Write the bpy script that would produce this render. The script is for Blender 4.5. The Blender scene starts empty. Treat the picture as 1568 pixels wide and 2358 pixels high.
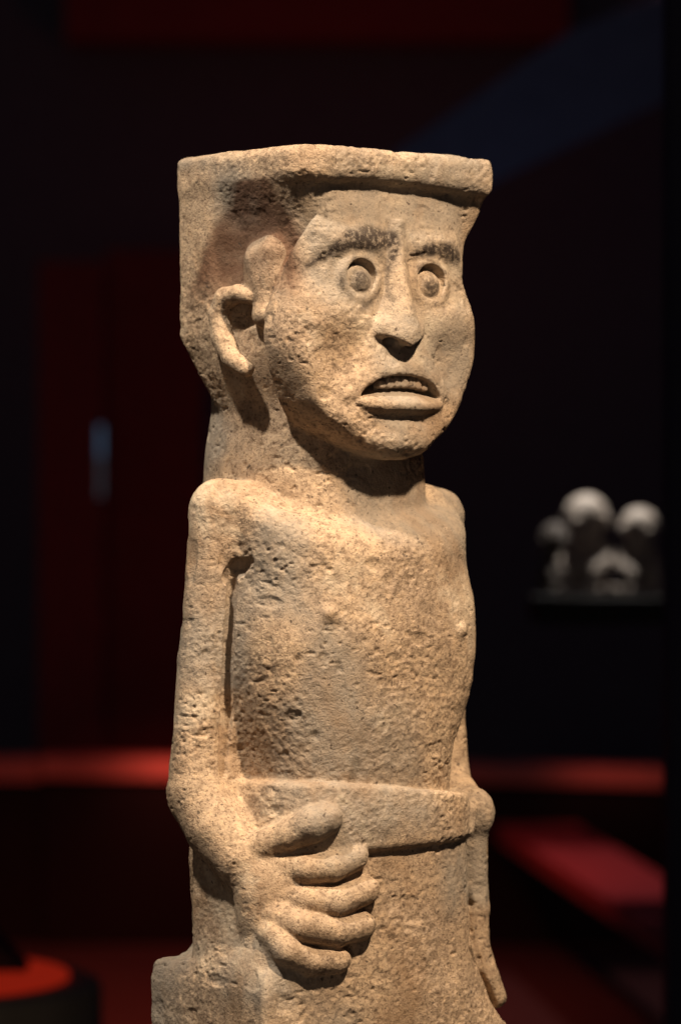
import bpy, math, random
import numpy as np
from mathutils import Vector

VOX = 3.0          # sculpting resolution, in half-millimetre units
U = 0.0005         # one sculpting unit in metres
EYE = 1.5          # camera height above the museum floor
sc = bpy.context.scene
R = math.radians

# ------------------------------------------------------------------ camera
cam_d = bpy.data.cameras.new('camera')
cam = bpy.data.objects.new('camera', cam_d)
sc.collection.objects.link(cam)
cam.location = (0, -4.0, EYE)
cam.rotation_euler = (R(90), 0, 0)
cam_d.sensor_fit = 'VERTICAL'
cam_d.sensor_height = 36
cam_d.lens = 36 * 4.0 / 1.179
cam_d.clip_end = 100
cam_d.dof.use_dof = True
cam_d.dof.focus_distance = 3.86
cam_d.dof.aperture_fstop = 3.2
sc.camera = cam

# ------------------------------------------------------------------ world, lamps, exposure
w = bpy.data.worlds.new('World')
sc.world = w
w.use_nodes = True
w.node_tree.nodes['Background'].inputs[0].default_value = (0.35, 0.30, 0.5, 1)
w.node_tree.nodes['Background'].inputs[1].default_value = 0.02
sc.view_settings.view_transform = 'Standard'
sc.view_settings.look = 'None'
sc.view_settings.exposure = 0
sc.view_settings.gamma = 1
sc.cycles.use_denoising = True
sc.cycles.max_bounces = 5


def spot(name, az, el, dist, target, power, col, size, radius, blend=0.4):
    """a museum track spotlight: azimuth from the camera axis (+ right), elevation, aimed at target"""
    d = bpy.data.lights.new(name, 'SPOT')
    o = bpy.data.objects.new(name, d)
    sc.collection.objects.link(o)
    t = Vector(target)
    o.location = t + Vector((math.sin(R(az)) * math.cos(R(el)), -math.cos(R(az)) * math.cos(R(el)), math.sin(R(el)))) * dist
    o.rotation_euler = (t - o.location).to_track_quat('-Z', 'Y').to_euler()
    d.energy = power
    d.color = col
    d.spot_size = R(size)
    d.spot_blend = blend
    d.shadow_soft_size = radius
    return o


spot('key_spotlight', 33, 56, 3.6, (0, 0, EYE - 0.54), 880, (1.0, 0.78, 0.54), 34, 0.08, 1.0)
spot('side_spotlight', -36, 63, 3.6, (0, 0, EYE - 0.52), 570, (1.0, 0.88, 0.72), 34, 0.08, 1.0)
# unseen soft fill lamp, added to lift the statue's shadows
fd = bpy.data.lights.new('fill_light', 'AREA')
fl_ = bpy.data.objects.new('fill_light', fd)
sc.collection.objects.link(fl_)
fl_.location = (-1.2, -4.6, 1.3)
fl_.rotation_euler = (Vector((0, 0, 1.45)) - fl_.location).to_track_quat('-Z', 'Y').to_euler()
fd.size = 1.8
fd.energy = 13
fd.color = (1.0, 0.80, 0.62)

# ------------------------------------------------------------------ sculpting kit (signed distances on a grid)
TH = R(40)
CT, ST = math.cos(TH), math.sin(TH)
AX, CXP, CYP, DIST = -24.0, 784.0, 1179.0, 8000.0


def at_f(px, py, f):
    """statue coordinates (left, forward, up) of a spot seen at px,py that lies f forward of the axis"""
    k = (px - CXP) / DIST
    a = (k * DIST - k * f * CT - AX - f * ST) / (CT - k * ST)
    t = 1 + (a * ST - f * CT) / DIST
    return np.array((a, f, (CYP - py) * t))


def at_y(px, py, y):
    """the same for a spot y behind the axis plane"""
    t = 1 + y / DIST
    x = (px - CXP) * t - AX
    return np.array((x * CT + y * ST, x * ST - y * CT, (CYP - py) * t))


def smin(a, b, k):
    if k <= 0:
        return np.minimum(a, b)
    h = np.maximum(k - np.abs(a - b), 0) / k
    return np.minimum(a, b) - h * h * k * 0.25


def smax(a, b, k):
    return -smin(-a, -b, k)


def ell(c, r):
    c = np.array(c, float); r = np.array(r, float)
    def fn(p):
        q = (p - c) / r
        k0 = np.sqrt((q * q).sum(1)) + 1e-9
        q2 = q / r
        k1 = np.sqrt((q2 * q2).sum(1)) + 1e-9
        return k0 * (k0 - 1) / k1
    return fn, c - r, c + r


def ellrot(c, r, axes):
    """ellipsoid with its own axes (rows of axes)"""
    c = np.array(c, float); r = np.array(r, float); m = np.array(axes, float)
    m = m / np.linalg.norm(m, axis=1)[:, None]
    def fn(p):
        q = ((p - c) @ m.T) / r
        k0 = np.sqrt((q * q).sum(1)) + 1e-9
        q2 = q / r
        k1 = np.sqrt((q2 * q2).sum(1)) + 1e-9
        return k0 * (k0 - 1) / k1
    R_ = r.max()
    return fn, c - R_, c + R_


def cap(p0, p1, r0, r1):
    p0 = np.array(p0, float); p1 = np.array(p1, float)
    ba = p1 - p0
    L = (ba * ba).sum() + 1e-9
    def fn(p):
        pa = p - p0
        h = np.clip(pa @ ba / L, 0, 1)
        d = pa - h[:, None] * ba
        return np.sqrt((d * d).sum(1)) - (r0 + (r1 - r0) * h)
    m = max(r0, r1)
    return fn, np.minimum(p0, p1) - m, np.maximum(p0, p1) + m


def chain(pts, k=4):
    """bent limb: points (position, radius)"""
    segs = [cap(pts[i][0], pts[i + 1][0], pts[i][1], pts[i + 1][1]) for i in range(len(pts) - 1)]
    def fn(p):
        d = segs[0][0](p)
        for s in segs[1:]:
            d = smin(d, s[0](p), k)
        return d
    return fn, np.min([s[1] for s in segs], 0), np.max([s[2] for s in segs], 0)


def rbox(c, h, r, rotz=0):
    c = np.array(c, float); h = np.array(h, float)
    cr, sr = math.cos(rotz), math.sin(rotz)
    def fn(p):
        q = p - c
        if rotz:
            q = np.stack((q[:, 0] * cr + q[:, 1] * sr, -q[:, 0] * sr + q[:, 1] * cr, q[:, 2]), 1)
        q = np.abs(q) - (h - r)
        o = np.maximum(q, 0)
        return np.sqrt((o * o).sum(1)) + np.minimum(q.max(1), 0) - r
    m = np.linalg.norm(h[:2]) if rotz else 0
    hh = np.array((m, m, h[2])) if rotz else h
    return fn, c - hh, c + hh


def sm_interp(z, zs, vs):
    """smooth curve through control values (Catmull-Rom style Hermite)"""
    zs = np.array(zs, float); vs = np.array(vs, float)
    if zs[0] > zs[-1]:
        zs, vs = zs[::-1], vs[::-1]
    s = np.gradient(vs, zs)
    i = np.clip(np.searchsorted(zs, z) - 1, 0, len(zs) - 2)
    h = zs[i + 1] - zs[i]
    t = np.clip((z - zs[i]) / h, 0, 1)
    t2, t3 = t * t, t * t * t
    return (2 * t3 - 3 * t2 + 1) * vs[i] + (t3 - 2 * t2 + t) * h * s[i] + (-2 * t3 + 3 * t2) * vs[i + 1] + (t3 - t2) * h * s[i + 1]


def loft(zs, A, B, ca, cf, p, zlo, zhi, kz=20):
    """stack of superellipses: half widths A (across), B (fore-aft), centre ca, cf"""
    n = len(zs)
    ex = lambda v: v if np.ndim(v) else [v] * n
    A, B, ca, cf = ex(A), ex(B), ex(ca), ex(cf)
    def fn(q):
        z = q[:, 2]
        a_, b_ = sm_interp(z, zs, A), sm_interp(z, zs, B)
        x = np.abs(q[:, 0] - sm_interp(z, zs, ca)) / a_
        y = np.abs(q[:, 1] - sm_interp(z, zs, cf)) / b_
        g = (x ** p + y ** p + 1e-12) ** (1.0 / p)
        d = (g - 1) * np.minimum(a_, b_)
        return smax(smax(d, z - zhi, kz), zlo - z, kz)
    m1, m2 = max(A), max(B)
    return fn, np.array((min(ca) - m1, min(cf) - m2, zlo)), np.array((max(ca) + m1, max(cf) + m2, zhi))


PARTS = []       # (name, parent part or None, label)
OPS = []


def part(name, parent=None, label=None):
    PARTS.append((name, parent, label))
    return len(PARTS) - 1


def add(pid, prim, k=20):
    OPS.append(('+', pid, prim[0], k, prim[1] - k - 14, prim[2] + k + 14))


def cut(prim, k=10):
    OPS.append(('-', -1, prim[0], k, prim[1] - k - 14, prim[2] + k + 14))


def both(prim):
    """mirror image across the statue's middle plane"""
    fn, lo, hi = prim
    g = lambda p: fn(p * np.array((-1.0, 1, 1)))
    return g, np.array((-hi[0], lo[1], lo[2])), np.array((-lo[0], hi[1], hi[2]))


def sdf(p, ops=None, want=False):
    ops = OPS if ops is None else ops
    lo, hi = p.min(0), p.max(0)
    d = np.full(len(p), 1e3)
    who = np.zeros(len(p), np.int32)
    for kind, pid, fn, k, blo, bhi in ops:
        if (blo > hi).any() or (bhi < lo).any():
            continue
        v = fn(p)
        if kind == '+':
            if want:
                who[v < d] = pid
            d = smin(d, v, k)
        else:
            d = smax(d, -v, k)
    return (d, who) if want else d


def hit(px, py):
    """depth at which the line of sight through px,py meets the stone so far"""
    ys = np.arange(-520, 300, 3.0)
    pts = np.array([at_y(px, py, y) for y in ys])
    v = sdf(pts)
    i = np.nonzero(v < 0)[0]
    return ys[i[0]] if len(i) else 0.0


def on(px, py, off=0.0):
    """point on the stone seen at px,py, off units nearer to the viewer"""
    return at_y(px, py, hit(px, py) - off)


#SCULPT
# ------------------------------------------------------------------ the statue's masses
P_HEADDRESS = part('headdress', None, 'flat topped stone headdress with overhanging brim and square back')
P_HEAD = part('head')
P_NECK = part('neck')
P_TORSO = part('torso')
P_BELT = part('belt', None, 'broad raised stone belt round the waist')
P_SKIRT = part('lower_body')
P_BASE = part('base_block', None, 'rough squared stone block at the foot')
P_ARM = part('arm', None, 'right arm of the statue, bent at the elbow')
P_ARM2 = part('arm', None, 'left arm of the statue, behind the chest')
P_HAND = part('hand', None, 'right hand spread across the belly')
P_HAND2 = part('hand', None, 'left hand hanging at the hip')

# base block and lower body
fn, lo, hi = rbox((0, 12, -1230), (372, 212, 235), 16)
def base_fn(p):
    d = fn(p)
    slope = (p[:, 2] + 1000 + 0.45 * np.maximum(p[:, 0] + 60, 0)) * 0.91
    return smax(d, slope, 60)
add(P_BASE, (base_fn, lo, hi), 10)
add(P_SKIRT, loft([-1280, -1200, -1130, -1060, -980, -860, -760, -700],
                  [348, 338, 322, 304, 296, 298, 300, 300], [236, 238, 242, 248, 252, 252, 248, 246],
                  [45, 45, 38, 24, 6, -2, -4, -4], [14, 14, 12, 8, 4, 0, 0, 0], 3.3, -1400, -725), 50)
th = rbox((-190, 80, -1100), (180, 150, 290), 105)
def thigh_fn(p):
    d = th[0](p)
    d = smax(d, (-24 + 0.91 * (p[:, 2] + 830) - p[:, 1]) * 0.74, 10)
    d = smax(d, (-366 + 0.48 * np.maximum(p[:, 2] + 1000, 0) - p[:, 0]) * 0.9, 20)
    return smax(d, (p[:, 2] + 835 + 0.25 * (p[:, 1] - 60)), 40)
add(P_SKIRT, (thigh_fn, th[1], th[2]), 24)
add(P_SKIRT, rbox((-240, -4, -930), (104, 84, 190), 26), 24)
# torso
tz = [80, -40, -165, -220, -280, -370, -470, -540, -640, -720]
add(P_TORSO, (lambda b: (lambda p: smax(b[0](p), np.maximum((p[:, 2] + 0.55 * p[:, 1] - 78) * 0.876, p[:, 2] - 66), 46), b[1], b[2]))(
    loft(tz, [320, 314, 304, 308, 312, 304, 286, 269, 260, 260], [236, 243, 248, 252, 254, 250, 245, 240, 232, 230],
         4, 0, 2.7, -720, 100)), 12)
for s in (1,):
    add(P_TORSO, ell((4 + s * 204, 112, -300), (84, 84, 180)), 80)
add(P_TORSO, ell((80, 118, -70), (140, 84, 74)), 50)
# belt
bl = loft([-580, -660, -760], [284, 292, 294], [252, 266, 266], 2, 2, 3.1, -900, -400)
def belt_fn(p):
    d = bl[0](p)
    top = p[:, 2] + 606 + 0.11 * np.maximum(p[:, 0] + 120, -60)
    bot = -p[:, 2] - 756 + 0.02 * p[:, 0]
    return smax(smax(d, top, 16), bot, 22)
add(P_BELT, (belt_fn, np.array((-320, -280, -780)), np.array((330, 290, -540))), 8)
# neck
add(P_NECK, loft([330, 240, 120, 40, -60, -160], [206, 220, 238, 243, 246, 246], [200, 212, 228, 230, 236, 246],
                 0, [-58, -58, -58, -56, -52, -50], 2.6, -200, 330), 13)

# ---------------- head and headdress
def plan(p, A, f0, f1, rn, rf, rb):
    """rounded plan outline: corner radii front near side, front far side, back"""
    r = np.where(p[:, 1] > (f0 + f1) / 2, np.where(p[:, 0] < 0, rn, rf), rb)
    qx = np.abs(p[:, 0]) - (A - r)
    qy = np.abs(p[:, 1] - (f0 + f1) / 2) - ((f1 - f0) / 2 - r)
    return np.hypot(np.maximum(qx, 0), np.maximum(qy, 0)) + np.minimum(np.maximum(qx, qy), 0) - r
def brim_fn(p):
    bot = 738 - 0.06 * np.maximum(p[:, 0], 0) - 0.04 * np.maximum(-p[:, 0] - 100, 0)
    d = plan(p, 288, -208, 249, 90, 16, 22)
    return smax(smax(d, p[:, 2] - 814, 30), bot - p[:, 2], 34)
add(P_HEADDRESS, (brim_fn, np.array((-290, -210, 705)), np.array((290, 248, 816))), 10)
def slab_fn(p):
    z = p[:, 2]
    t = np.clip((405 - z) / 185, 0, 1)
    d = plan(p, 288 - 72 * t ** 1.15, -208 + 82 * t ** 1.1, -30, 60, 60, 24)
    return smax(smax(d, z - 800, 10), 222 - z, 14)
add(P_HEADDRESS, (slab_fn, np.array((-290, -210, 205)), np.array((290, -30, 800))), 24)
# cap that flares out to the brim
def cap_fn(p):
    z = p[:, 2]
    zz = [790, 735, 715, 690, 660, 620, 570, 520]
    A = np.where(p[:, 0] > 0, sm_interp(z, zz, [288, 288, 287, 283, 270, 252, 244, 250]),
                 sm_interp(z, zz, [286, 284, 279, 268, 254, 244, 239, 250]))
    f1 = sm_interp(z, zz, [226, 218, 214, 208, 200, 189, 180, 172])
    d = plan(p, A, -200, f1, 90, 14, 22)
    return smax(smax(d, z - 790, 10), 500 - z, 30)
add(P_HEADDRESS, (cap_fn, np.array((-290, -210, 490)), np.array((290, 248, 800))), 18)
# skull
add(P_HEAD, loft([640, 580, 500, 420, 350, 300, 260, 225], [236, 242, 264, 270, 262, 246, 222, 196],
                 [186, 184, 178, 182, 184, 176, 164, 150], 0, [5, 0, -5, -20, -30, -36, -42, -46], 3.4, 215, 660), 40)

# face: widths solved so that the cheek line comes out right
yr = np.array([440, 500, 560, 600, 640, 680, 730, 780, 840, 890, 940, 985, 1020, 1048, 1075], float)
sr = np.array([298, 300, 302, 303, 304, 315, 328, 333, 326, 310, 292, 270, 244, 212, 170], float)
fr = np.array([218, 226, 230, 230, 230, 231, 234, 237, 241, 244, 247, 250, 252, 250, 235], float)
PF, FC = 4.6, 45.0
qf = PF / (PF - 1)
Bf = fr - FC
Af = (np.maximum((sr - FC * ST) ** qf - (Bf * ST) ** qf, 10.0)) ** (1 / qf) / CT
zf = (CYP - yr) * 0.985
fl = loft(list(zf), list(Af), list(Bf), 0, FC, PF, 60, 800, 10)
def face_fn(p):
    a = np.abs(p[:, 0]); z = p[:, 2]
    d = fl[0](p)
    jaw = 132 + 118 * (np.maximum(a - 55, 0) / 230) ** 1.4
    d = smax(d, (jaw - z) * 0.85, 34)
    back = sm_interp(z, [140, 260, 380, 470, 560, 640, 720], [60, 100, 112, 118, 145, 190, 215])
    d = smax(d, (back - p[:, 1]) * 0.9, 16)
    arch = 752 - 120 * (a / 270) ** 2.6
    d = smax(d, (z - arch) * 0.85, 12)
    # cheeks hollow a little beside the mouth and under the brow
    return d
add(P_HEAD, (face_fn, np.array((-320, -160, 90)), np.array((320, 270, 770))), 10)

P_EYE = part('eye', 'head', 'round staring eye of the statue nearer the ear')
P_EYE2 = part('eye', 'head', 'round staring eye of the statue on the far cheek')
P_NOSE = part('nose', 'head')
P_LIPU = part('upper_lip', 'head')
P_LIPL = part('lower_lip', 'head', 'thick jutting lower lip')
P_TONGUE = part('tongue', 'head')
P_MOUTH = P_LIPU
P_EAR = part('ear', 'head', 'C-shaped right ear with deep hollow')
P_EAR2 = part('ear', 'head')
P_LOCK = part('hair_lock', 'head')
P_LOCK2 = part('hair_lock', 'head')

# brow relief, eye hollows, muzzle
for s in (-1, 1):
    add(P_HEAD, ell((s * 102, 203, 606), (80, 32, 24)), 40)
    cut(ell((s * 106, 273, 520), (82, 50, 54)), 34)
    cut(ell((s * 168, 268, 330), (60, 40, 90)), 50)
    add(P_HEAD, ell((s * 150, 190, 440), (84, 40, 50)), 40)
add(P_HEAD, ell((0, 204, 290), (128, 46, 92)), 40)
for s, pid, (ex, ey) in ((-1, P_EYE, (827, 640)), (1, P_EYE2, (987, 652))):
    c = at_f(ex, ey, 227)
    # raised lid ring
    def ring(p, c=c):
        x = (p[:, 0] - c[0]) / 1.10; z = (p[:, 2] - c[2])
        rr = np.sqrt(x * x + z * z) - 44
        y = p[:, 1] - (c[1] - 1)
        return np.sqrt(rr * rr * 0.7 + y * y) - 12
    add(pid, (ring, c - 70, c + 70), 10)
    cut(ell(c + (0, 13, 4), (43, 40, 39)), 4)
    add(pid, ell(c + (-3, -12, -7), (43, 26, 36)), 3)

# nose
nz = [620, 560, 500, 440, 400, 360]
nose = loft(nz, [34, 36, 44, 60, 76, 78], [40, 50, 62, 78, 86, 82], 0, [206, 206, 206, 206, 206, 204], 1.7, 300, 660, 10)
def nose_fn(p):
    d = nose[0](p)
    under = 374 - 0.08 * (p[:, 1] - 240) + 0.42 * np.abs(p[:, 0]) - p[:, 2]
    return smax(d, under, 9)
add(P_NOSE, (nose_fn, np.array((-80, 120, 330)), np.array((80, 300, 660))), 16)
for s in (-1, 1):
    add(P_NOSE, ell((s * 48, 236, 414), (24, 26, 24)), 14)
    cut(ell((s * 30, 250, 382), (16, 18, 12)), 5)

# mouth
MC = 3.0
def arch_g(p, w_, h_, z0):
    x = np.abs((p[:, 0] - MC) / w_); z = (p[:, 2] - z0) / h_
    return (x ** 2.3 + np.abs(z) ** 1.7) ** 0.5 - 1
def up_lip(p):
    g = arch_g(p, 124, 62, 256) * 58
    y = p[:, 1] - (238 - 0.0006 * (p[:, 0] - MC) ** 2)
    d = np.sqrt(g * g + y * y) - 11
    return smax(d, 264 - p[:, 2], 8)
add(P_MOUTH, (up_lip, np.array((-150, 210, 230)), np.array((155, 275, 350))), 26)
def opening(p):
    d = arch_g(p, 119, 51, 256) * 46
    return smax(smax(d, 248 - p[:, 2], 6), 200 - p[:, 1], 6)
cut((opening, np.array((-130, 195, 236)), np.array((135, 300, 320))), 6)
# gum and tongue wedge behind the lower lip, teeth above
def wedge(p):
    a = p[:, 0] - MC - 6
    top = (p[:, 2] - (285 - 0.62 * (p[:, 1] - 210) - 0.0024 * a * a)) * 0.8
    return smax(smax(smax(top, np.abs(a) - 100, 12), 232 - p[:, 2], 6), p[:, 1] - 252, 6)
add(P_TONGUE, (wedge, np.array((-120, 150, 228)), np.array((130, 258, 290))), 4)
P_TEETH = []
for i in range(7):
    pid = part('tooth', 'head')
    P_TEETH.append(pid)
    x = -46 + i * 21
    add(pid, rbox((x, 231 - 0.0012 * (x - 16) ** 2, 292 - 0.0014 * (x - 16) ** 2), (9.5, 15, 13 if i else 10), 5), 1)
low = ell((MC, 237, 243), (128, 40, 30))
def low_lip(p):
    d = low[0](p)
    return smax(d, (p[:, 2] - 257 - 0.5 * (266 - p[:, 1])) * 0.9, 22)
add(P_LIPL, (low_lip, low[1], low[2]), 8)
cut(ell((MC + 2, 268, 203), (104, 24, 17)), 14)
add(P_HEAD, ell((0, 212, 166), (84, 44, 40)), 40)

# ears and the locks of hair before them
EI = np.array((4.0, 0, 0))
ear = chain([(at_f(572, 684, 48) + EI, 17), (at_f(545, 676, 16) + EI, 21), (at_f(515, 686, -26) + EI, 24), (at_f(502, 724, -45) + EI, 25),
             (at_f(509, 778, -34) + EI, 25), (at_f(531, 824, 0) + EI, 23), (at_f(564, 850, 46) + EI, 19)], 4)
hollow = chain([(at_f(556, 690, 18), 20), (at_f(551, 735, 10), 24), (at_f(580, 742, 54), 15)], 10)
IN = np.array((30.0, 0, 0))
l1 = chain([(at_f(610, 584, 90) + IN, 42), (at_f(604, 640, 82) + IN, 44), (at_f(600, 702, 84) + IN * 0.7, 28)], 8)
l2 = chain([(at_f(582, 600, 52) + IN, 44), (at_f(584, 650, 56) + IN * 1.1, 42)], 8)
lock = (lambda p: smin(l1[0](p), l2[0](p), 16), np.minimum(l1[1], l2[1]), np.maximum(l1[2], l2[2]))
trag = ell(at_f(598, 728, 85) + (8, 0, 0), (18, 26, 20))
for e, l, m in ((P_EAR, P_LOCK, lambda q: q), (P_EAR2, P_LOCK2, both)):
    add(l, m(lock), 20)
    cut(m(ell(at_f(556, 770, 24), (16, 52, 66))), 16)
    cut(m(hollow), 6)
    add(e, m(trag), 22)
    add(e, m(ear), 9)

# ---------------- shoulders and arms
sh = at_y(502, 1176, -170)
add(P_ARM, chain([(sh, 66), (at_y(487, 1320, -178), 57), (at_y(468, 1520, -180), 57), (at_y(457, 1720, -182), 60),
                  (at_y(457, 1812, -188), 69)], 5), 36)
add(P_ARM, chain([(at_y(462, 1840, -192), 72), (at_y(504, 1908, -222), 72), (at_y(556, 1978, -256), 64), (at_y(596, 2040, -270), 56)], 6), 18)
sh2 = at_f(1004, 1188, -18)
add(P_ARM2, chain([(sh2, 66), (sh2 + (8, -6, -120), 58), (sh2 + (16, -10, -380), 58), (sh2 + (20, 0, -620), 62)], 5), 30)
add(P_ARM2, chain([(sh2 + (20, 0, -630), 62), (at_f(1072, 1862, 110), 52)], 5), 18)
add(P_TORSO, chain([(at_y(545, 1196, -140), 72), (at_y(515, 1500, -138), 64), (at_y(508, 1800, -138), 64)], 5), 24)
cut(chain([(at_f(1040, 1318, 130), 10), (at_f(1062, 1322, 70), 15), (at_f(1064, 1330, -10), 14)], 4), 14)
for q in (on(757, 1412, -4), on(1058, 1452, -6)):
    add(P_TORSO, ell(q, (11, 11, 9)), 22)
cut(chain([(on(527, 1330, -2), 15), (on(548, 1308, -2), 20), (on(578, 1291, -2), 8)], 6), 6)
cut(chain([(on(536, 1345, -6), 13), (on(527, 1480, -7), 14), (on(519, 1640, -7), 15), (on(513, 1775, -4), 14)], 4), 5)

# ---------------- right hand on the belly
def fing(pts):
    return [(on(x, y, o), r) for x, y, o, r in pts]
BODY = list(OPS)
palm = [(at_y(572, 1990, -262), 62), (at_y(606, 2050, -276), 58), (at_y(624, 2115, -282), 54), (at_y(640, 2158, -280), 48)]
F = {
    'thumb': fing([(600, 1952, -12, 40), (664, 1922, 6, 38), (718, 1898, 10, 40), (750, 1886, 8, 37)]),
    'index': fing([(640, 1992, -14, 34), (705, 2002, 8, 34), (765, 1996, 10, 34), (816, 1974, 6, 31)]),
    'middle': fing([(640, 2050, -14, 34), (700, 2072, 8, 35), (770, 2078, 12, 36), (840, 2050, 6, 33)]),
    'ring': fing([(640, 2108, -14, 34), (700, 2134, 8, 34), (770, 2146, 10, 35), (830, 2132, 6, 34)]),
    'little': fing([(626, 2150, -14, 32), (662, 2192, 4, 33), (712, 2214, 8, 32), (776, 2212, 6, 30)]),
}
add(P_HAND, chain(palm, 10), 14)
add(P_HAND, ellrot(at_y(630, 2066, -292), (116, 76, 52), ((-0.34 * CT, -0.34 * ST, -0.94), (0.94 * CT, 0.94 * ST, -0.34), (-ST, CT, 0))), 24)
FING = {}
for n in ('thumb', 'index', 'middle', 'ring', 'little'):
    FING[n] = part('finger' if n != 'thumb' else 'thumb', 'hand')
    add(FING[n], chain(F[n], 5), 8)
    # the nail: a shallow raised plate on the outer side of the tip
    tip, r_ = F[n][-1]
    dr = tip - F[n][-2][0]; dr = dr / np.linalg.norm(dr)
    tow = np.array((-ST, CT, 0.25)); tow = tow - dr * (tow @ dr); tow = tow / np.linalg.norm(tow)
    ax_ = dr * 0.75 + tow * 0.66
    nrm = dr * 0.66 - tow * 0.75
    nc = tip + ax_ * (r_ - 3)
    add(FING[n], ellrot(nc, (17, 5, 13), (nrm, ax_, np.cross(dr, tow))), 1.5)

# ---------------- left hand, seen edge on at the far hip
add(P_HAND2, ell(at_f(1084, 1872, 140), (50, 60, 60)), 12)
P_TH2 = part('thumb', 'hand2')
add(P_TH2, chain([(at_f(1078, 1868, 190), 22), (at_f(1074, 1912, 196), 18)], 8), 5)
for i, (df, dx) in enumerate(((30, 0), (-6, 2), (-44, 0), (-80, -4))):
    pid = part('finger', 'hand2')
    add(pid, chain([(at_f(1092 + dx, 1900, 120 + df), 33), (at_f(1089 + dx, 2000, 112 + df), 32), (at_f(1091 + dx, 2090, 112 + df), 33),
                    (at_f(1094 + dx, 2180, 112 + df), 31), (at_f(1116 + dx, 2250, 118 + df), 31), (at_f(1138 + dx, 2296, 122 + df), 25)], 6), 12)
cut(chain([(on(1074, 1975, 0), 6), (on(1079, 2080, 0), 8), (on(1084, 2180, 0), 9), (on(1108, 2250, 0), 9), (on(1134, 2310, 0), 7)], 3), 8)
#ENDSCULPT


# ------------------------------------------------------------------ carve: grid -> surface
LO = np.array((-460.0, -330.0, -1330.0))
HI = np.array((460.0, 400.0, 860.0))


def carve(vox):
    n = np.ceil((HI - LO) / (vox * 16)).astype(int) * 16
    g = np.full(n + 1, 50.0, np.float32)
    big, small = vox * 16, vox * 4
    nb = n // 16
    ii = np.stack(np.meshgrid(*[np.arange(k) for k in nb], indexing='ij'), -1).reshape(-1, 3)
    cb = LO + (ii + 0.5) * big
    d = sdf(cb)
    near = np.abs(d) < big * 0.87 * 1.7
    for b, v in zip(ii[~near], d[~near]):
        if v < 0:
            s = b * 16
            g[s[0]:s[0] + 17, s[1]:s[1] + 17, s[2]:s[2] + 17] = -50
    o4 = np.stack(np.meshgrid(*[np.arange(4)] * 3, indexing='ij'), -1).reshape(-1, 3)
    for b in ii[near]:
        sub = b * 16 + o4 * 4
        c = LO + (sub + 2) * vox
        dv = sdf(c)
        k = np.abs(dv) < small * 0.87 * 1.35
        for s in sub[(~k) & (dv < 0)]:
            v = g[s[0]:s[0] + 5, s[1]:s[1] + 5, s[2]:s[2] + 5]
            v[v == 50.0] = -50
        if not k.any():
            continue
        mk = np.zeros((17, 17, 17), bool)
        for s in o4[k] * 4:
            mk[s[0]:s[0] + 5, s[1]:s[1] + 5, s[2]:s[2] + 5] = True
        idx = np.stack(np.nonzero(mk), 1) + b * 16
        val = sdf(LO + idx * vox)
        g[idx[:, 0], idx[:, 1], idx[:, 2]] = val
    return g


def nets(g, vox):
    ins = (g < 0).astype(np.uint8)
    cnt = np.zeros(np.array(g.shape) - 1, np.uint8)
    for dx in (0, 1):
        for dy in (0, 1):
            for dz in (0, 1):
                cnt += ins[dx:dx + cnt.shape[0], dy:dy + cnt.shape[1], dz:dz + cnt.shape[2]]
    act = (cnt > 0) & (cnt < 8)
    cells = np.stack(np.nonzero(act), 1)
    vid = np.full(cnt.shape, -1, np.int32)
    vid[cells[:, 0], cells[:, 1], cells[:, 2]] = np.arange(len(cells))
    cor = {}
    for dx in (0, 1):
        for dy in (0, 1):
            for dz in (0, 1):
                cor[dx, dy, dz] = g[cells[:, 0] + dx, cells[:, 1] + dy, cells[:, 2] + dz]
    acc = np.zeros((len(cells), 3)); num = np.zeros(len(cells))
    for ax in range(3):
        o = [k for k in range(3) if k != ax]
        for u in (0, 1):
            for v in (0, 1):
                c0 = [0, 0, 0]; c0[o[0]] = u; c0[o[1]] = v
                c1 = list(c0); c1[ax] = 1
                v0, v1 = cor[tuple(c0)], cor[tuple(c1)]
                m = (v0 < 0) != (v1 < 0)
                t = v0[m] / (v0[m] - v1[m])
                q = np.tile(np.array(c0, float), (m.sum(), 1)); q[:, ax] = t
                acc[m] += q; num[m] += 1
    verts = LO + (cells + acc / num[:, None]) * vox
    quads = []
    sh = np.array(cnt.shape)
    for ax in range(3):
        o = [k for k in range(3) if k != ax]
        a = np.moveaxis(ins, ax, 0)
        ch = np.moveaxis(a[1:] != a[:-1], 0, ax)
        e = np.stack(np.nonzero(ch), 1)
        e = e[(e[:, o[0]] > 0) & (e[:, o[1]] > 0) & (e[:, o[0]] < sh[o[0]]) & (e[:, o[1]] < sh[o[1]])]
        st = ins[e[:, 0], e[:, 1], e[:, 2]] == 1
        def vv(d0, d1):
            q = e.copy(); q[:, o[0]] += d0; q[:, o[1]] += d1
            return vid[q[:, 0], q[:, 1], q[:, 2]]
        f = np.stack((vv(-1, -1), vv(0, -1), vv(0, 0), vv(-1, 0)), 1)
        flip = st if ax == 1 else ~st
        f[flip] = f[flip][:, ::-1]
        quads.append(f)
    return verts, np.concatenate(quads)


def vnormals(v, q):
    n = np.cross(v[q[:, 2]] - v[q[:, 0]], v[q[:, 3]] - v[q[:, 1]])
    vn = np.zeros_like(v)
    for k in range(4):
        for c in range(3):
            vn[:, c] += np.bincount(q[:, k], n[:, c], len(v))
    return vn / (np.linalg.norm(vn, axis=1)[:, None] + 1e-12)


RT = np.random.default_rng(7).random((64, 64, 64)).astype(np.float32)


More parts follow.
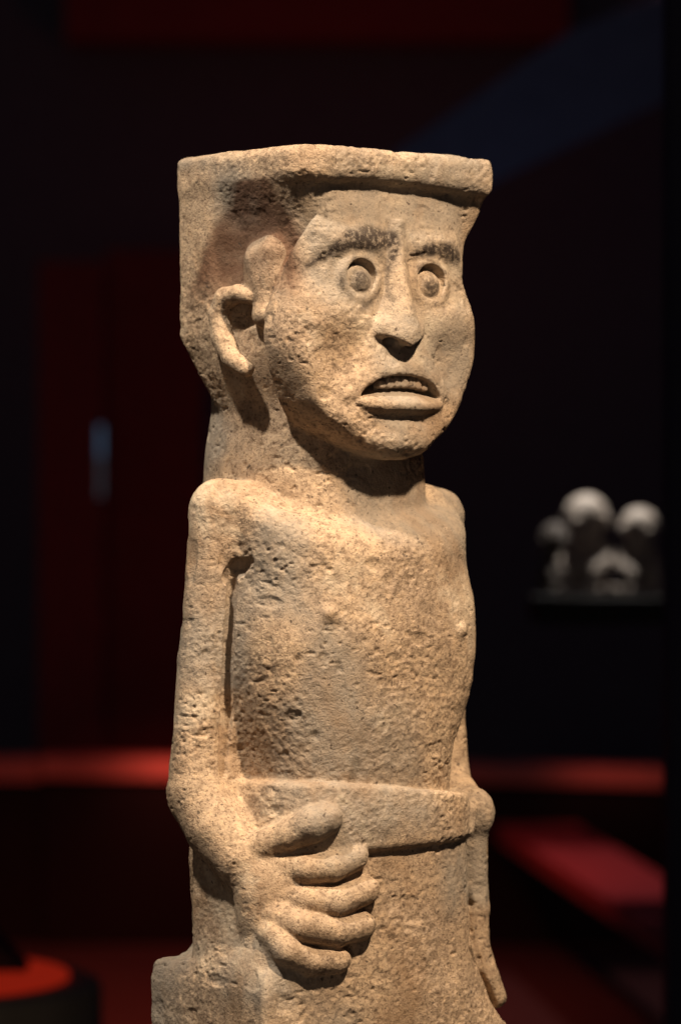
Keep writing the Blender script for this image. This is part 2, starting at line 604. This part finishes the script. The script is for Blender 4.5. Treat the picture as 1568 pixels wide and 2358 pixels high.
def noise(p, scale, seed=0):
    q = p / scale + seed * 17.31
    i = np.floor(q).astype(int)
    t = q - i
    t = t * t * (3 - 2 * t)
    i0, i1 = i & 63, (i + 1) & 63
    x0, y0, z0 = i0.T; x1, y1, z1 = i1.T
    tx, ty, tz_ = t.T
    c00 = RT[x0, y0, z0] * (1 - tx) + RT[x1, y0, z0] * tx
    c10 = RT[x0, y1, z0] * (1 - tx) + RT[x1, y1, z0] * tx
    c01 = RT[x0, y0, z1] * (1 - tx) + RT[x1, y0, z1] * tx
    c11 = RT[x0, y1, z1] * (1 - tx) + RT[x1, y1, z1] * tx
    return (c00 * (1 - ty) + c10 * ty) * (1 - tz_) + (c01 * (1 - ty) + c11 * ty) * tz_


def ss(x, a, b):
    t = np.clip((x - a) / (b - a), 0, 1)
    return t * t * (3 - 2 * t)


V, Q = nets(carve(VOX), VOX)
N = vnormals(V, Q)
# which part each vertex belongs to
who = np.zeros(len(V), np.int32)
order = np.argsort((np.floor((V[:, 2] - LO[2]) / 60) * 400 + np.floor((V[:, 0] - LO[0]) / 60) * 20 + np.floor((V[:, 1] - LO[1]) / 60)))
for ch in np.array_split(order, max(1, len(V) // 600)):
    who[ch] = sdf(V[ch], None, True)[1]

A_, F_, Z_ = V.T
# weathering: swells, chips, pits
calm = 1 - 0.7 * ss(Z_, 480, 560) * (1 - ss(F_, 190, 205))
rough = 0.25 + 1.35 * ss(noise(V, 130, 3), 0.35, 0.7)
disp = (noise(V, 90, 1) - 0.5) * 4 + (noise(V, 34, 2) - 0.5) * 3.0
disp += rough * (0.4 + 0.6 * calm) * ((noise(V, 15, 4) - 0.5) * 1.6 + (noise(V * (1, 1, 1.3), 7.5, 5) - 0.5) * 1.8)
pit = ss(noise(V * (0.65, 0.65, 1.4), 10, 6), 0.72, 0.86) * ss(noise(V, 80, 8), 0.35, 0.65)
disp -= pit * 3.0 * calm
chip = ss(noise(V, 42, 9), 0.74, 0.86)
disp -= chip * 3.0 * calm
fine = np.isin(who, [P_EYE, P_EYE2, P_NOSE, P_LIPU, P_LIPL, P_TONGUE, P_EAR, P_LOCK, P_HAND] + P_TEETH + list(FING.values()))
disp[fine] *= 0.4
V2 = V + N * disp[:, None]
N2 = vnormals(V2, Q)

# paint on the stone: R dark paint, G red ochre plus painted brim shade, B grey wash
A_, F_, Z_ = V.T
stain_shade = np.zeros((len(V), 4), np.float32); stain_shade[:, 3] = 1
front = ss(F_, 150, 190)


def stroke(pts, wd, soft=18):
    """painted stroke on the face, through points (across, up) with half widths"""
    best = np.full(len(V), 9e9)
    for (x0, z0, w0), (x1, z1, w1) in zip(pts[:-1], pts[1:]):
        L = (x1 - x0) ** 2 + (z1 - z0) ** 2
        h = np.clip(((A_ - x0) * (x1 - x0) + (Z_ - z0) * (z1 - z0)) / L, 0, 1)
        dd = np.hypot(A_ - x0 - h * (x1 - x0), Z_ - z0 - h * (z1 - z0)) - (w0 + (w1 - w0) * h) * wd
        best = np.minimum(best, dd)
    return 1 - ss(best, -soft * 0.4, soft * 0.6)


def fz(px, py, w_, f=230):
    a, _, z = at_f(px, py, f)
    return (a, z, w_)


headonly = front * (Z_ > 150)
brow1 = stroke([fz(712, 612, 5, 205), fz(760, 580, 10, 225), fz(800, 552, 20), fz(845, 548, 27), fz(892, 552, 19), fz(902, 566, 9), fz(890, 610, 2), fz(884, 650, 1), fz(886, 690, 0)], 1)
brow2 = stroke([fz(955, 588, 7), fz(985, 574, 14), fz(1025, 578, 18), fz(1052, 596, 15, 215)], 1)
brok = 0.8 + 0.45 * noise(V, 30, 19)
stain_shade[:, 0] = np.maximum(brow1, brow2) * headonly * brok
for ex, ey in ((822, 648), (984, 660)):
    a, _, z = at_f(ex, ey, 222)
    rr = np.hypot((A_ - a), Z_ - z)
    stain_shade[:, 0] = np.maximum(stain_shade[:, 0], (1 - ss(rr, 14, 38)) * (0.5 + 0.6 * noise(V, 22, 12)) * headonly)
    stain_shade[:, 0] = np.maximum(stain_shade[:, 0], np.exp(-((rr - 56) / 7) ** 2) * ss(noise(V, 16, 13), 0.5, 0.75) * 0.7 * headonly)
# red ochre and painted-in brim shade, behind the hair line
ochre_shade = ss(Z_, 430, 560) * (1 - ss(Z_, 735, 752)) * (1 - ss(F_ - 0.25 * (600 - Z_), 150, 190))
ochre_shade *= ss(F_, -200 + 0 * F_, -120) * (np.isin(who, [P_HEADDRESS, P_HEAD, P_LOCK]) * np.where(who == P_LOCK, 0.45, 1))
edge = ss(F_ + (760 - Z_) * 0.72 + 30 * (noise(V, 40, 14) - 0.5), 0, 44)  # diagonal border painted along the brim's shadow line
stain_shade[:, 1] = np.clip(ochre_shade * edge * (0.75 + 0.6 * noise(V, 40, 15)), 0, 1)
stain_shade[:, 2] = np.clip(ss(noise(V, 170, 16), 0.45, 0.75) * (0.7 + 0.6 * noise(V, 30, 21)), 0, 1)

# to metres, in the room
W = np.stack(((AX + V2[:, 0] * CT + V2[:, 1] * ST) * U, (V2[:, 0] * ST - V2[:, 1] * CT) * U, V2[:, 2] * U + EYE), 1)
WN = np.stack((N2[:, 0] * CT + N2[:, 1] * ST, N2[:, 0] * ST - N2[:, 1] * CT, N2[:, 2]), 1)


# ------------------------------------------------------------------ materials
def mat(name):
    m = bpy.data.materials.new(name)
    m.use_nodes = True
    nt = m.node_tree
    return m, nt, nt.nodes['Principled BSDF']


def node(nt, typ, **kw):
    n = nt.nodes.new(typ)
    for k, v in kw.items():
        if k.startswith('i_'):
            n.inputs[k[2:].replace('_', ' ')].default_value = v
        else:
            setattr(n, k, v)
    return n


def stone_material():
    m, nt, b = mat('weathered_sandstone')
    L = nt.links.new
    tc = node(nt, 'ShaderNodeTexCoord')
    def nz_(scale, detail=3, rough=0.6, dist=0.0):
        n = node(nt, 'ShaderNodeTexNoise', i_Scale=scale, i_Detail=detail, i_Roughness=rough, i_Distortion=dist)
        L(tc.outputs['Object'], n.inputs['Vector'])
        return n
    def ramp(src, stops):
        r = node(nt, 'ShaderNodeValToRGB')
        el = r.color_ramp.elements
        while len(el) < len(stops):
            el.new(0.5)
        for e, (pos, col) in zip(el, stops):
            e.position = pos
            e.color = col if len(col) == 4 else (*col, 1)
        L(src, r.inputs[0])
        return r
    def mix(f, a, c, mode='MIX'):
        x = node(nt, 'ShaderNodeMix', data_type='RGBA', blend_type=mode)
        for s, v in ((0, f), (6, a), (7, c)):
            if hasattr(v, 'is_linked') or hasattr(v, 'links'):
                L(v, x.inputs[s])
            else:
                x.inputs[s].default_value = v if s == 0 or len(v) == 4 else (*v, 1)
        return x.outputs[2]
    big = nz_(7, 4, 0.62)
    col = ramp(big.outputs[0], [(0.32, (0.33, 0.24, 0.168)), (0.48, (0.42, 0.302, 0.205)), (0.60, (0.465, 0.34, 0.232)), (0.74, (0.38, 0.265, 0.175))]).outputs[0]
    # mottling at grain size
    g1 = nz_(95, 3, 0.65)
    col = mix(0.62, col, ramp(g1.outputs[0], [(0.34, (0.42, 0.38, 0.36)), (0.52, (1, 1, 1)), (0.68, (1.25, 1.2, 1.12))]).outputs[0], 'MULTIPLY')
    g2 = nz_(300, 2, 0.6)
    col = mix(0.8, col, ramp(g2.outputs[0], [(0.33, (0.35, 0.33, 0.33)), (0.45, (1, 1, 1)), (0.64, (1.0, 1.0, 1.0)), (0.75, (1.3, 1.28, 1.2))]).outputs[0], 'MULTIPLY')
    at = node(nt, 'ShaderNodeVertexColor', layer_name='pigment_and_shade')
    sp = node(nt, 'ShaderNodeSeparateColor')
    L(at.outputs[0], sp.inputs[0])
    def mul(a, k):
        x = node(nt, 'ShaderNodeMath', operation='MULTIPLY'); x.use_clamp = True
        L(a, x.inputs[0])
        if hasattr(k, 'links'):
            L(k, x.inputs[1])
        else:
            x.inputs[1].default_value = k
        return x.outputs[0]
    col = mix(mul(sp.outputs[2], 0.68), col, (0.255, 0.225, 0.19))
    st = nz_(5.5, 5, 0.68, 0.6)
    col = mix(ramp(st.outputs[0], [(0.50, (0, 0, 0)), (0.68, (0.6, 0.6, 0.6))]).outputs[0], col, (0.24, 0.145, 0.08))
    pa = nz_(9, 5, 0.7, 0.4)
    col = mix(ramp(pa.outputs[0], [(0.56, (0, 0, 0)), (0.70, (0.5, 0.5, 0.5))]).outputs[0], col, (0.60, 0.50, 0.38))
    col = mix(mul(sp.outputs[1], 0.85), col, (0.10, 0.046, 0.027))  # ochre, darkened to paint in the shade under the brim
    bk = nz_(170, 3, 0.7)
    brk = ramp(bk.outputs[0], [(0.36, (0.3, 0.3, 0.3)), (0.52, (1, 1, 1))]).outputs[0]
    col = mix(mul(mul(sp.outputs[0], brk), 0.95), col, (0.035, 0.025, 0.021))
    # rare dark specks
    sk = nz_(150, 1, 0.5)
    col = mix(ramp(sk.outputs[0], [(0.70, (0, 0, 0)), (0.76, (0.8, 0.8, 0.8))]).outputs[0], col, (0.07, 0.05, 0.04))
    L(col, b.inputs['Base Color'])
    b.inputs['Roughness'].default_value = 0.92
    b.inputs['Specular IOR Level'].default_value = 0.18
    h1 = nz_(210, 4, 0.7)
    h2 = nz_(520, 2, 0.6)
    ad = node(nt, 'ShaderNodeMath', operation='MULTIPLY_ADD')
    L(h2.outputs[0], ad.inputs[0]); ad.inputs[1].default_value = 0.4; L(h1.outputs[0], ad.inputs[2])
    bp = node(nt, 'ShaderNodeBump', i_Strength=0.7, i_Distance=0.0026)
    L(ad.outputs[0], bp.inputs['Height'])
    L(bp.outputs[0], b.inputs['Normal'])
    return m


STONE = stone_material()


def plain(name, col, rough=0.7, spec=0.3, emit=None, strength=1.0):
    m, nt, b = mat(name)
    n = node(nt, 'ShaderNodeTexNoise', i_Scale=14.0, i_Detail=3.0)
    tc = node(nt, 'ShaderNodeTexCoord')
    nt.links.new(tc.outputs['Object'], n.inputs['Vector'])
    x = node(nt, 'ShaderNodeMix', data_type='RGBA')
    x.inputs[6].default_value = (*[c * 0.75 for c in col], 1)
    x.inputs[7].default_value = (*[min(1, c * 1.2) for c in col], 1)
    nt.links.new(n.outputs[0], x.inputs[0])
    nt.links.new(x.outputs[2], b.inputs['Base Color'])
    b.inputs['Roughness'].default_value = rough
    b.inputs['Specular IOR Level'].default_value = spec
    if emit:
        b.inputs['Emission Color'].default_value = (*emit, 1)
        b.inputs['Emission Strength'].default_value = strength
    return m


def tag(o, label=None, cat=None, group=None, kind=None):
    for k, v in (('label', label), ('category', cat), ('group', group), ('kind', kind)):
        if v:
            o[k] = v
    return o


def empty(name, loc=(0, 0, 0)):
    o = bpy.data.objects.new(name, None)
    o.location = loc
    o.empty_display_size = 0.1
    sc.collection.objects.link(o)
    return o


def link(name, me, m, parent=None):
    o = bpy.data.objects.new(name, me)
    sc.collection.objects.link(o)
    if m:
        me.materials.append(m)
    if parent:
        o.parent = parent
    return o


# ------------------------------------------------------------------ the statue object: one carved surface, split by part
root = empty('stone_statue', (0, 0, 0))
tag(root, 'carved tan sandstone figure with flat headdress, staring eyes and hand spread on belly', 'statue')
qw = who[Q]
fw = np.where(qw[:, 1] == qw[:, 2], qw[:, 1], qw[:, 0])
for pid in range(len(PARTS)):
    sel = np.nonzero(fw == pid)[0]
    if len(sel) < 20:
        continue
    used, qq = np.unique(Q[sel], return_inverse=True)
    qq = qq.reshape(-1, 4)
    lab = np.arange(len(used))
    while True:
        m = lab[qq].min(1)
        new = lab.copy()
        np.minimum.at(new, qq.ravel(), np.repeat(m, 4))
        new = new[new]
        if (new == lab).all():
            break
        lab = new
    ids, inv, cn = np.unique(lab[qq[:, 0]], return_inverse=True, return_counts=True)
    for k in np.nonzero(cn < cn.max() * 0.35)[0]:
        fs = sel[inv == k]
        touch = np.zeros(len(V), bool); touch[Q[fs].ravel()] = True
        nb = fw[touch[Q].any(1) & (fw != pid)]
        if len(nb):
            fw[fs] = np.bincount(nb).argmax()
objs = {}
for pid, (name, par, label) in enumerate(PARTS):
    q = Q[fw == pid]
    if len(q) < 20:
        continue
    used, inv = np.unique(q, return_inverse=True)
    q = inv.reshape(-1, 4)[:, ::-1]
    me = bpy.data.meshes.new(name)
    me.vertices.add(len(used))
    me.vertices.foreach_set('co', W[used].astype(np.float32).ravel())
    me.loops.add(len(q) * 4)
    me.loops.foreach_set('vertex_index', q.astype(np.int32).ravel())
    me.polygons.add(len(q))
    me.polygons.foreach_set('loop_start', np.arange(0, len(q) * 4, 4, dtype=np.int32))
    me.polygons.foreach_set('use_smooth', np.ones(len(q), bool))
    me.update(calc_edges=True)
    ca = me.color_attributes.new('pigment_and_shade', 'FLOAT_COLOR', 'POINT')
    ca.data.foreach_set('color', stain_shade[used].ravel())
    me.normals_split_custom_set_from_vertices(WN[used].astype(np.float32).tolist())
    o = link(name, me, STONE)
    objs[pid] = o
    if label:
        o['label'] = label
PNAME = {'head': P_HEAD, 'hand': P_HAND, 'hand2': P_HAND2}
for pid, o in objs.items():
    par = PARTS[pid][1]
    o.parent = root if par is None else objs[PNAME[par]]


# ------------------------------------------------------------------ the dark gallery behind
def bg(px, py, d):
    """room position of a spot seen at px,py, d metres from the camera"""
    q = U * d / 4.0
    return Vector(((px - CXP) * q, d - 4.0, EYE + (CYP - py) * q))


def mesh_obj(name, verts, faces, m, parent=None, bevel=0.0, smooth=False):
    me = bpy.data.meshes.new(name)
    me.from_pydata([tuple(v) for v in verts], [], faces)
    me.update()
    if smooth:
        me.polygons.foreach_set('use_smooth', [True] * len(me.polygons))
    o = link(name, me, m, parent)
    if bevel:
        b = o.modifiers.new('bevel', 'BEVEL'); b.width = bevel; b.segments = 2
    return o


BOXF = [(0, 3, 2, 1), (4, 5, 6, 7), (0, 1, 5, 4), (1, 2, 6, 5), (2, 3, 7, 6), (3, 0, 4, 7)]


def box(name, x0, x1, y0, y1, z0, z1, m, parent=None, bevel=0.004):
    v = [(x0, y0, z0), (x1, y0, z0), (x1, y1, z0), (x0, y1, z0), (x0, y0, z1), (x1, y0, z1), (x1, y1, z1), (x0, y1, z1)]
    return mesh_obj(name, v, BOXF, m, parent, bevel)


def prism(name, pts, vec, m, parent=None, bevel=0.0):
    """solid from an outline swept along vec"""
    n = len(pts)
    v = [Vector(p) for p in pts] + [Vector(p) + Vector(vec) for p in pts]
    f = [tuple(range(n)), tuple(range(2 * n - 1, n - 1, -1))] + [(i, i + n, (i + 1) % n + n, (i + 1) % n) for i in range(n)]
    return mesh_obj(name, v, f, m, parent, bevel)


def drum(name, c, r, z0, z1, m, parent=None, n=64, bevel=0.006):
    pts = [(c[0] + r * math.cos(2 * math.pi * i / n), c[1] + r * math.sin(2 * math.pi * i / n), z0) for i in range(n)]
    return prism(name, pts[::-1], (0, 0, z1 - z0), m, parent, bevel)


M_FLOOR = plain('dark_gallery_floor', (0.10, 0.085, 0.08), 0.55)
M_WALL = plain('dark_gallery_wall', (0.22, 0.20, 0.24), 0.9)
M_RED = plain('red_painted_board', (0.45, 0.05, 0.05), 0.6)
M_LEDGE = plain('rose_ledge_paint', (0.70, 0.34, 0.28), 0.7)
M_PINK = plain('rose_carpet', (0.55, 0.14, 0.15), 0.9)
M_BLUE = plain('blue_painted_board', (0.17, 0.20, 0.32), 0.8)
M_BLACK = plain('black_lacquer', (0.012, 0.012, 0.013), 0.6)
M_GREY = plain('grey_brown_plinth_paint', (0.30, 0.25, 0.18), 0.7)
M_BRONZE = plain('pale_fired_clay', (0.42, 0.36, 0.31), 0.55)
M_REDGLOW = plain('red_lit_acrylic', (0.5, 0.03, 0.02), 0.4, 0.4, (1.0, 0.045, 0.014), 0.20)
M_SLOT = plain('cool_white_slot_lamp', (0.4, 0.5, 0.6), 0.4, 0.4, (0.25, 0.55, 0.9), 0.13)
M_SLOT2 = plain('dim_slot_lamp', (0.4, 0.4, 0.4), 0.4, 0.4, (0.45, 0.6, 0.75), 0.05)

tag(mesh_obj('floor', [(-9, -6, 0), (9, -6, 0), (9, 14, 0), (-9, 14, 0)], [(0, 1, 2, 3)], M_FLOOR), kind='structure')
tag(box('wall', -9, 9, 12.0, 12.3, 0.004, 5.2, M_WALL), kind='structure')

# plinth that carries the statue, below the picture
tag(box('display_plinth', -0.30, 0.30, -0.32, 0.32, 0, EYE - 1330 * U + 0.012, M_BLACK), 'black square plinth under the stone statue', 'plinth')

# red beam along the top of the far wall
a, b = bg(150, 92, 15.6), bg(1310, 92, 15.6)
tag(box('ceiling_beam', a.x, b.x, 11.6, 11.9, a.z, a.z + 0.6, M_RED), 'dim red beam across the top of the dark wall', 'beam')

# blue sloping baffle, upper right
d = 10.0
tag(prism('ceiling_baffle', [bg(1660, 172, d), bg(1660, -70, d), bg(1310, 70, d), bg(905, 350, d), bg(905, 530, d)], (0, 0.06, 0), M_BLUE, None, 0.004),
    'dark blue sloping panel hanging behind the headdress', 'panel')

# red partitions, left
a, b = bg(88, 600, 13.0), bg(240, 600, 13.0)
tag(box('partition_panel', a.x, b.x, 9.0, 9.06, 0.004, a.z, M_RED), 'tall narrow dark red partition left of the statue', 'partition')
a, b = bg(244, 575, 13.2), bg(470, 575, 13.2)
tag(box('partition_panel', a.x, b.x, 9.2, 9.26, 0.004, a.z, M_RED), 'wide dark red partition just behind the statue back', 'partition')
a, b = bg(227, 980, 12.0), bg(236, 1145, 12.0)
t = empty('slot_lamp', (a.x, 8.0, b.z))
box('bright_segment', 0, b.x - a.x, 0, 0.03, a.z - b.z - 0.11, a.z - b.z, M_SLOT, t, 0.002)
box('dim_segment', 0, b.x - a.x, 0.001, 0.03, 0, a.z - b.z - 0.112, M_SLOT2, t, 0.002)
tag(t, 'small upright bluish slot lamp glowing left of the statue', 'lamp')

# low red ledges at knee height
def ledge(p0, p1, p2, p3, d, label):
    v = [bg(*p, d) for p in (p0, p1, p2, p3)]
    o = empty('red_ledge', (v[0].x, v[0].y, 0))
    v = [q - o.location for q in v]
    prism('lit_edge', v, (0, 0.25, 0), M_LEDGE, o, 0.003)
    dn = Vector((0, 0, 0.012))
    prism('base', [Vector((v[0].x, 0.02, 0.004)), Vector((v[1].x, 0.02, 0.004)), v[1] - dn + Vector((0, 0.02, 0)), v[0] - dn + Vector((0, 0.02, 0))], (0, 0.2, 0), M_BLACK, o, 0.0)
    tag(o, label, 'ledge')
ledge((96, 1792), (700, 1800), (700, 1752), (96, 1746), 12.0, 'red lit ledge left of the statue at elbow height')
ledge((1068, 1802), (1560, 1816), (1560, 1776), (1068, 1762), 12.0, 'thin red lit ledge right of the statue at hip height')
ledge((-60, 1800), (92, 1800), (92, 1750), (-60, 1750), 12.05, 'dull end of the red ledge at the left edge')

# carpeted ramp, right
def on_plane(px, py, z):
    d_ = (EYE - z) / (U * (py - CYP)) * 4.0
    return bg(px, py, d_)
zp = 0.42
tag(prism('carpeted_platform', [on_plane(x, y, zp) for x, y in ((1135, 1895), (1560, 2178), (1560, 2036), (1250, 1850), (1060, 1838))], (0, 0, -0.06), M_PINK, None, 0.004),
    'slanting rose red platform strip right of the hip', 'platform')
# case upright at the right border, dark cabinet low right
a, b = bg(1537, 0, 6.0), bg(1640, 0, 6.0)
tag(box('case_upright', a.x, b.x, 2.0, 2.10, 0, 4.4, plain('blue_black_metal', (0.02, 0.02, 0.05), 0.5)), 'blue black upright at the right border', 'post')

# round plinth, lower left
c = bg(-200, 2240, 7.0)
r_ = 360 * U * 7 / 4
t = empty('round_plinth', (c.x, c.y, 0))
drum('drum', (0, 0), r_ * 1.21, 0, c.z - 0.014, M_GREY, t, bevel=0.02)
drum('light_disc', (0, 0), r_, c.z - 0.014, c.z, M_REDGLOW, t)
tag(t, 'round grey brown plinth with glowing red top, lower left', 'plinth')
e1 = on_plane(62, 2238, c.z)
tag(prism('black_wedge', [(e1.x, e1.y, c.z), (e1.x - 0.34, e1.y, c.z), (e1.x - 0.34, e1.y, c.z + 0.34)], (0, 0.12, 0), M_BLACK, None, 0.004),
    'black wedge lying on the glowing red plinth top', 'wedge')

# two small figures on a dark shelf, right
q = U * 8 / 4
sh_ = bg(1225, 1372, 8.0); se = bg(1545, 1372, 8.0)
tag(box('display_shelf', sh_.x, se.x, 3.8, 4.2, sh_.z - 0.06, sh_.z, M_BLACK), 'dark shelf under the two small pale figures', 'shelf')


def figurine(name, parts, scale, base, rot, m):
    global OPS, LO, HI
    keep = (list(OPS), LO, HI)
    OPS[:] = []
    for prim, k in parts:
        add(0, prim, k)
    LO, HI = np.array((-75.0, -70, -4)), np.array((75.0, 70, 245))
    v, f = nets(carve(4.0), 4.0)
    v = v + vnormals(v, f) * ((noise(v, 9, 3) - 0.5) * 3)[:, None]
    OPS[:] = keep[0]; LO, HI = keep[1], keep[2]
    v = v * scale
    cr, sr_ = math.cos(rot), math.sin(rot)
    v = np.stack((v[:, 0] * cr - v[:, 1] * sr_, v[:, 0] * sr_ + v[:, 1] * cr, v[:, 2]), 1)
    o = mesh_obj(name, v, f.tolist(), m, None, 0, True)
    o.location = base
    return o


seated = [(rbox((0, 0, 10), (52, 46, 12), 6), 4), (ell((0, -6, 70), (38, 30, 50)), 10), (ell((0, 6, 172), (46, 46, 44)), 8),
          (ell((0, 14, 132), (34, 34, 26)), 18), (cap((0, 0, 104), (0, 4, 140), 20, 20), 12), (ell((0, 50, 158), (9, 10, 12)), 8),
          (chain([((-38, 0, 104), 15), ((-52, 10, 70), 13), ((-24, 34, 66), 11)], 8), 8), (chain([((38, 0, 104), 15), ((52, 10, 70), 13), ((24, 34, 66), 11)], 8), 8),
          (chain([((-26, 6, 34), 18), ((-34, 30, 52), 15), ((-32, 34, 18), 13)], 8), 8), (chain([((26, 6, 34), 18), ((34, 30, 52), 15), ((32, 34, 18), 13)], 8), 8),
          (ell((-47, 4, 160), (8, 14, 18)), 5), (ell((47, 4, 160), (8, 14, 18)), 5)]
tag(figurine('seated_figurine', seated, q * 1.08, bg(1352, 1371, 8.0), R(150), M_BRONZE),
    'larger of the two small pale figures, with bright round crown', 'figurine', 'small figures on the dark shelf')
tag(figurine('seated_figurine', seated, q * 0.93, bg(1468, 1371, 7.95), R(205), M_BRONZE),
    'smaller of the two small pale figures, by the right border', 'figurine', 'small figures on the dark shelf')

tag(figurine('seated_figurine', seated, q * 0.78, bg(1282, 1368, 8.12), R(120), plain('dark_fired_clay', (0.10, 0.085, 0.075), 0.6)),
    'dim dark small figure left of the two pale ones', 'figurine', 'small figures on the dark shelf')

# ------------------------------------------------------------------ gallery lamps
def aim(name, loc, target, power, col, size, radius=0.03, blend=0.6):
    dd = bpy.data.lights.new(name, 'SPOT')
    o = bpy.data.objects.new(name, dd)
    sc.collection.objects.link(o)
    o.location = loc
    o.rotation_euler = (Vector(target) - Vector(loc)).to_track_quat('-Z', 'Y').to_euler()
    dd.energy = power; dd.color = col; dd.spot_size = R(size); dd.spot_blend = blend; dd.shadow_soft_size = radius
RED = (1.0, 0.16, 0.11)
f0 = bg(1410, 1260, 8.0)
aim('figure_spotlight', (f0.x - 0.05, f0.y - 0.02, f0.z + 1.2), f0, 100.0, (1, 0.93, 0.85), 22)
l0 = bg(450, 1776, 12.0)
aim('ledge_lamp_left', (l0.x, l0.y - 0.34, l0.z + 0.34), l0, 6.5, RED, 80, 0.05, 1.0)
l1 = bg(1420, 1790, 12.0)
aim('ledge_lamp_right', (l1.x, l1.y - 0.3, l1.z + 0.3), l1, 1.5, RED, 80, 0.05, 1.0)
p0 = on_plane(1400, 2020, zp)
aim('platform_lamp', (p0.x + 0.3, p0.y, 4.0), p0, 75.0, (1, 0.36, 0.36), 36)
g0 = on_plane(250, 2330, 0.0)
aim('floor_lamp', (g0.x - 0.4, g0.y - 2.2, 3.8), g0, 330.0, (1, 0.10, 0.05), 50, 0.05, 1.0)
b0 = bg(700, 40, 15.6)
aim('beam_lamp', (b0.x, b0.y - 1.6, b0.z - 0.9), b0, 2.2, RED, 178, 0.05, 1.0)
u0 = bg(1100, 400, 10.0)
aim('baffle_lamp', (u0.x, u0.y - 0.7, u0.z - 0.35), u0, 0.45, (0.45, 0.55, 0.9), 178, 0.05, 1.0)

print('statue faces', len(Q))
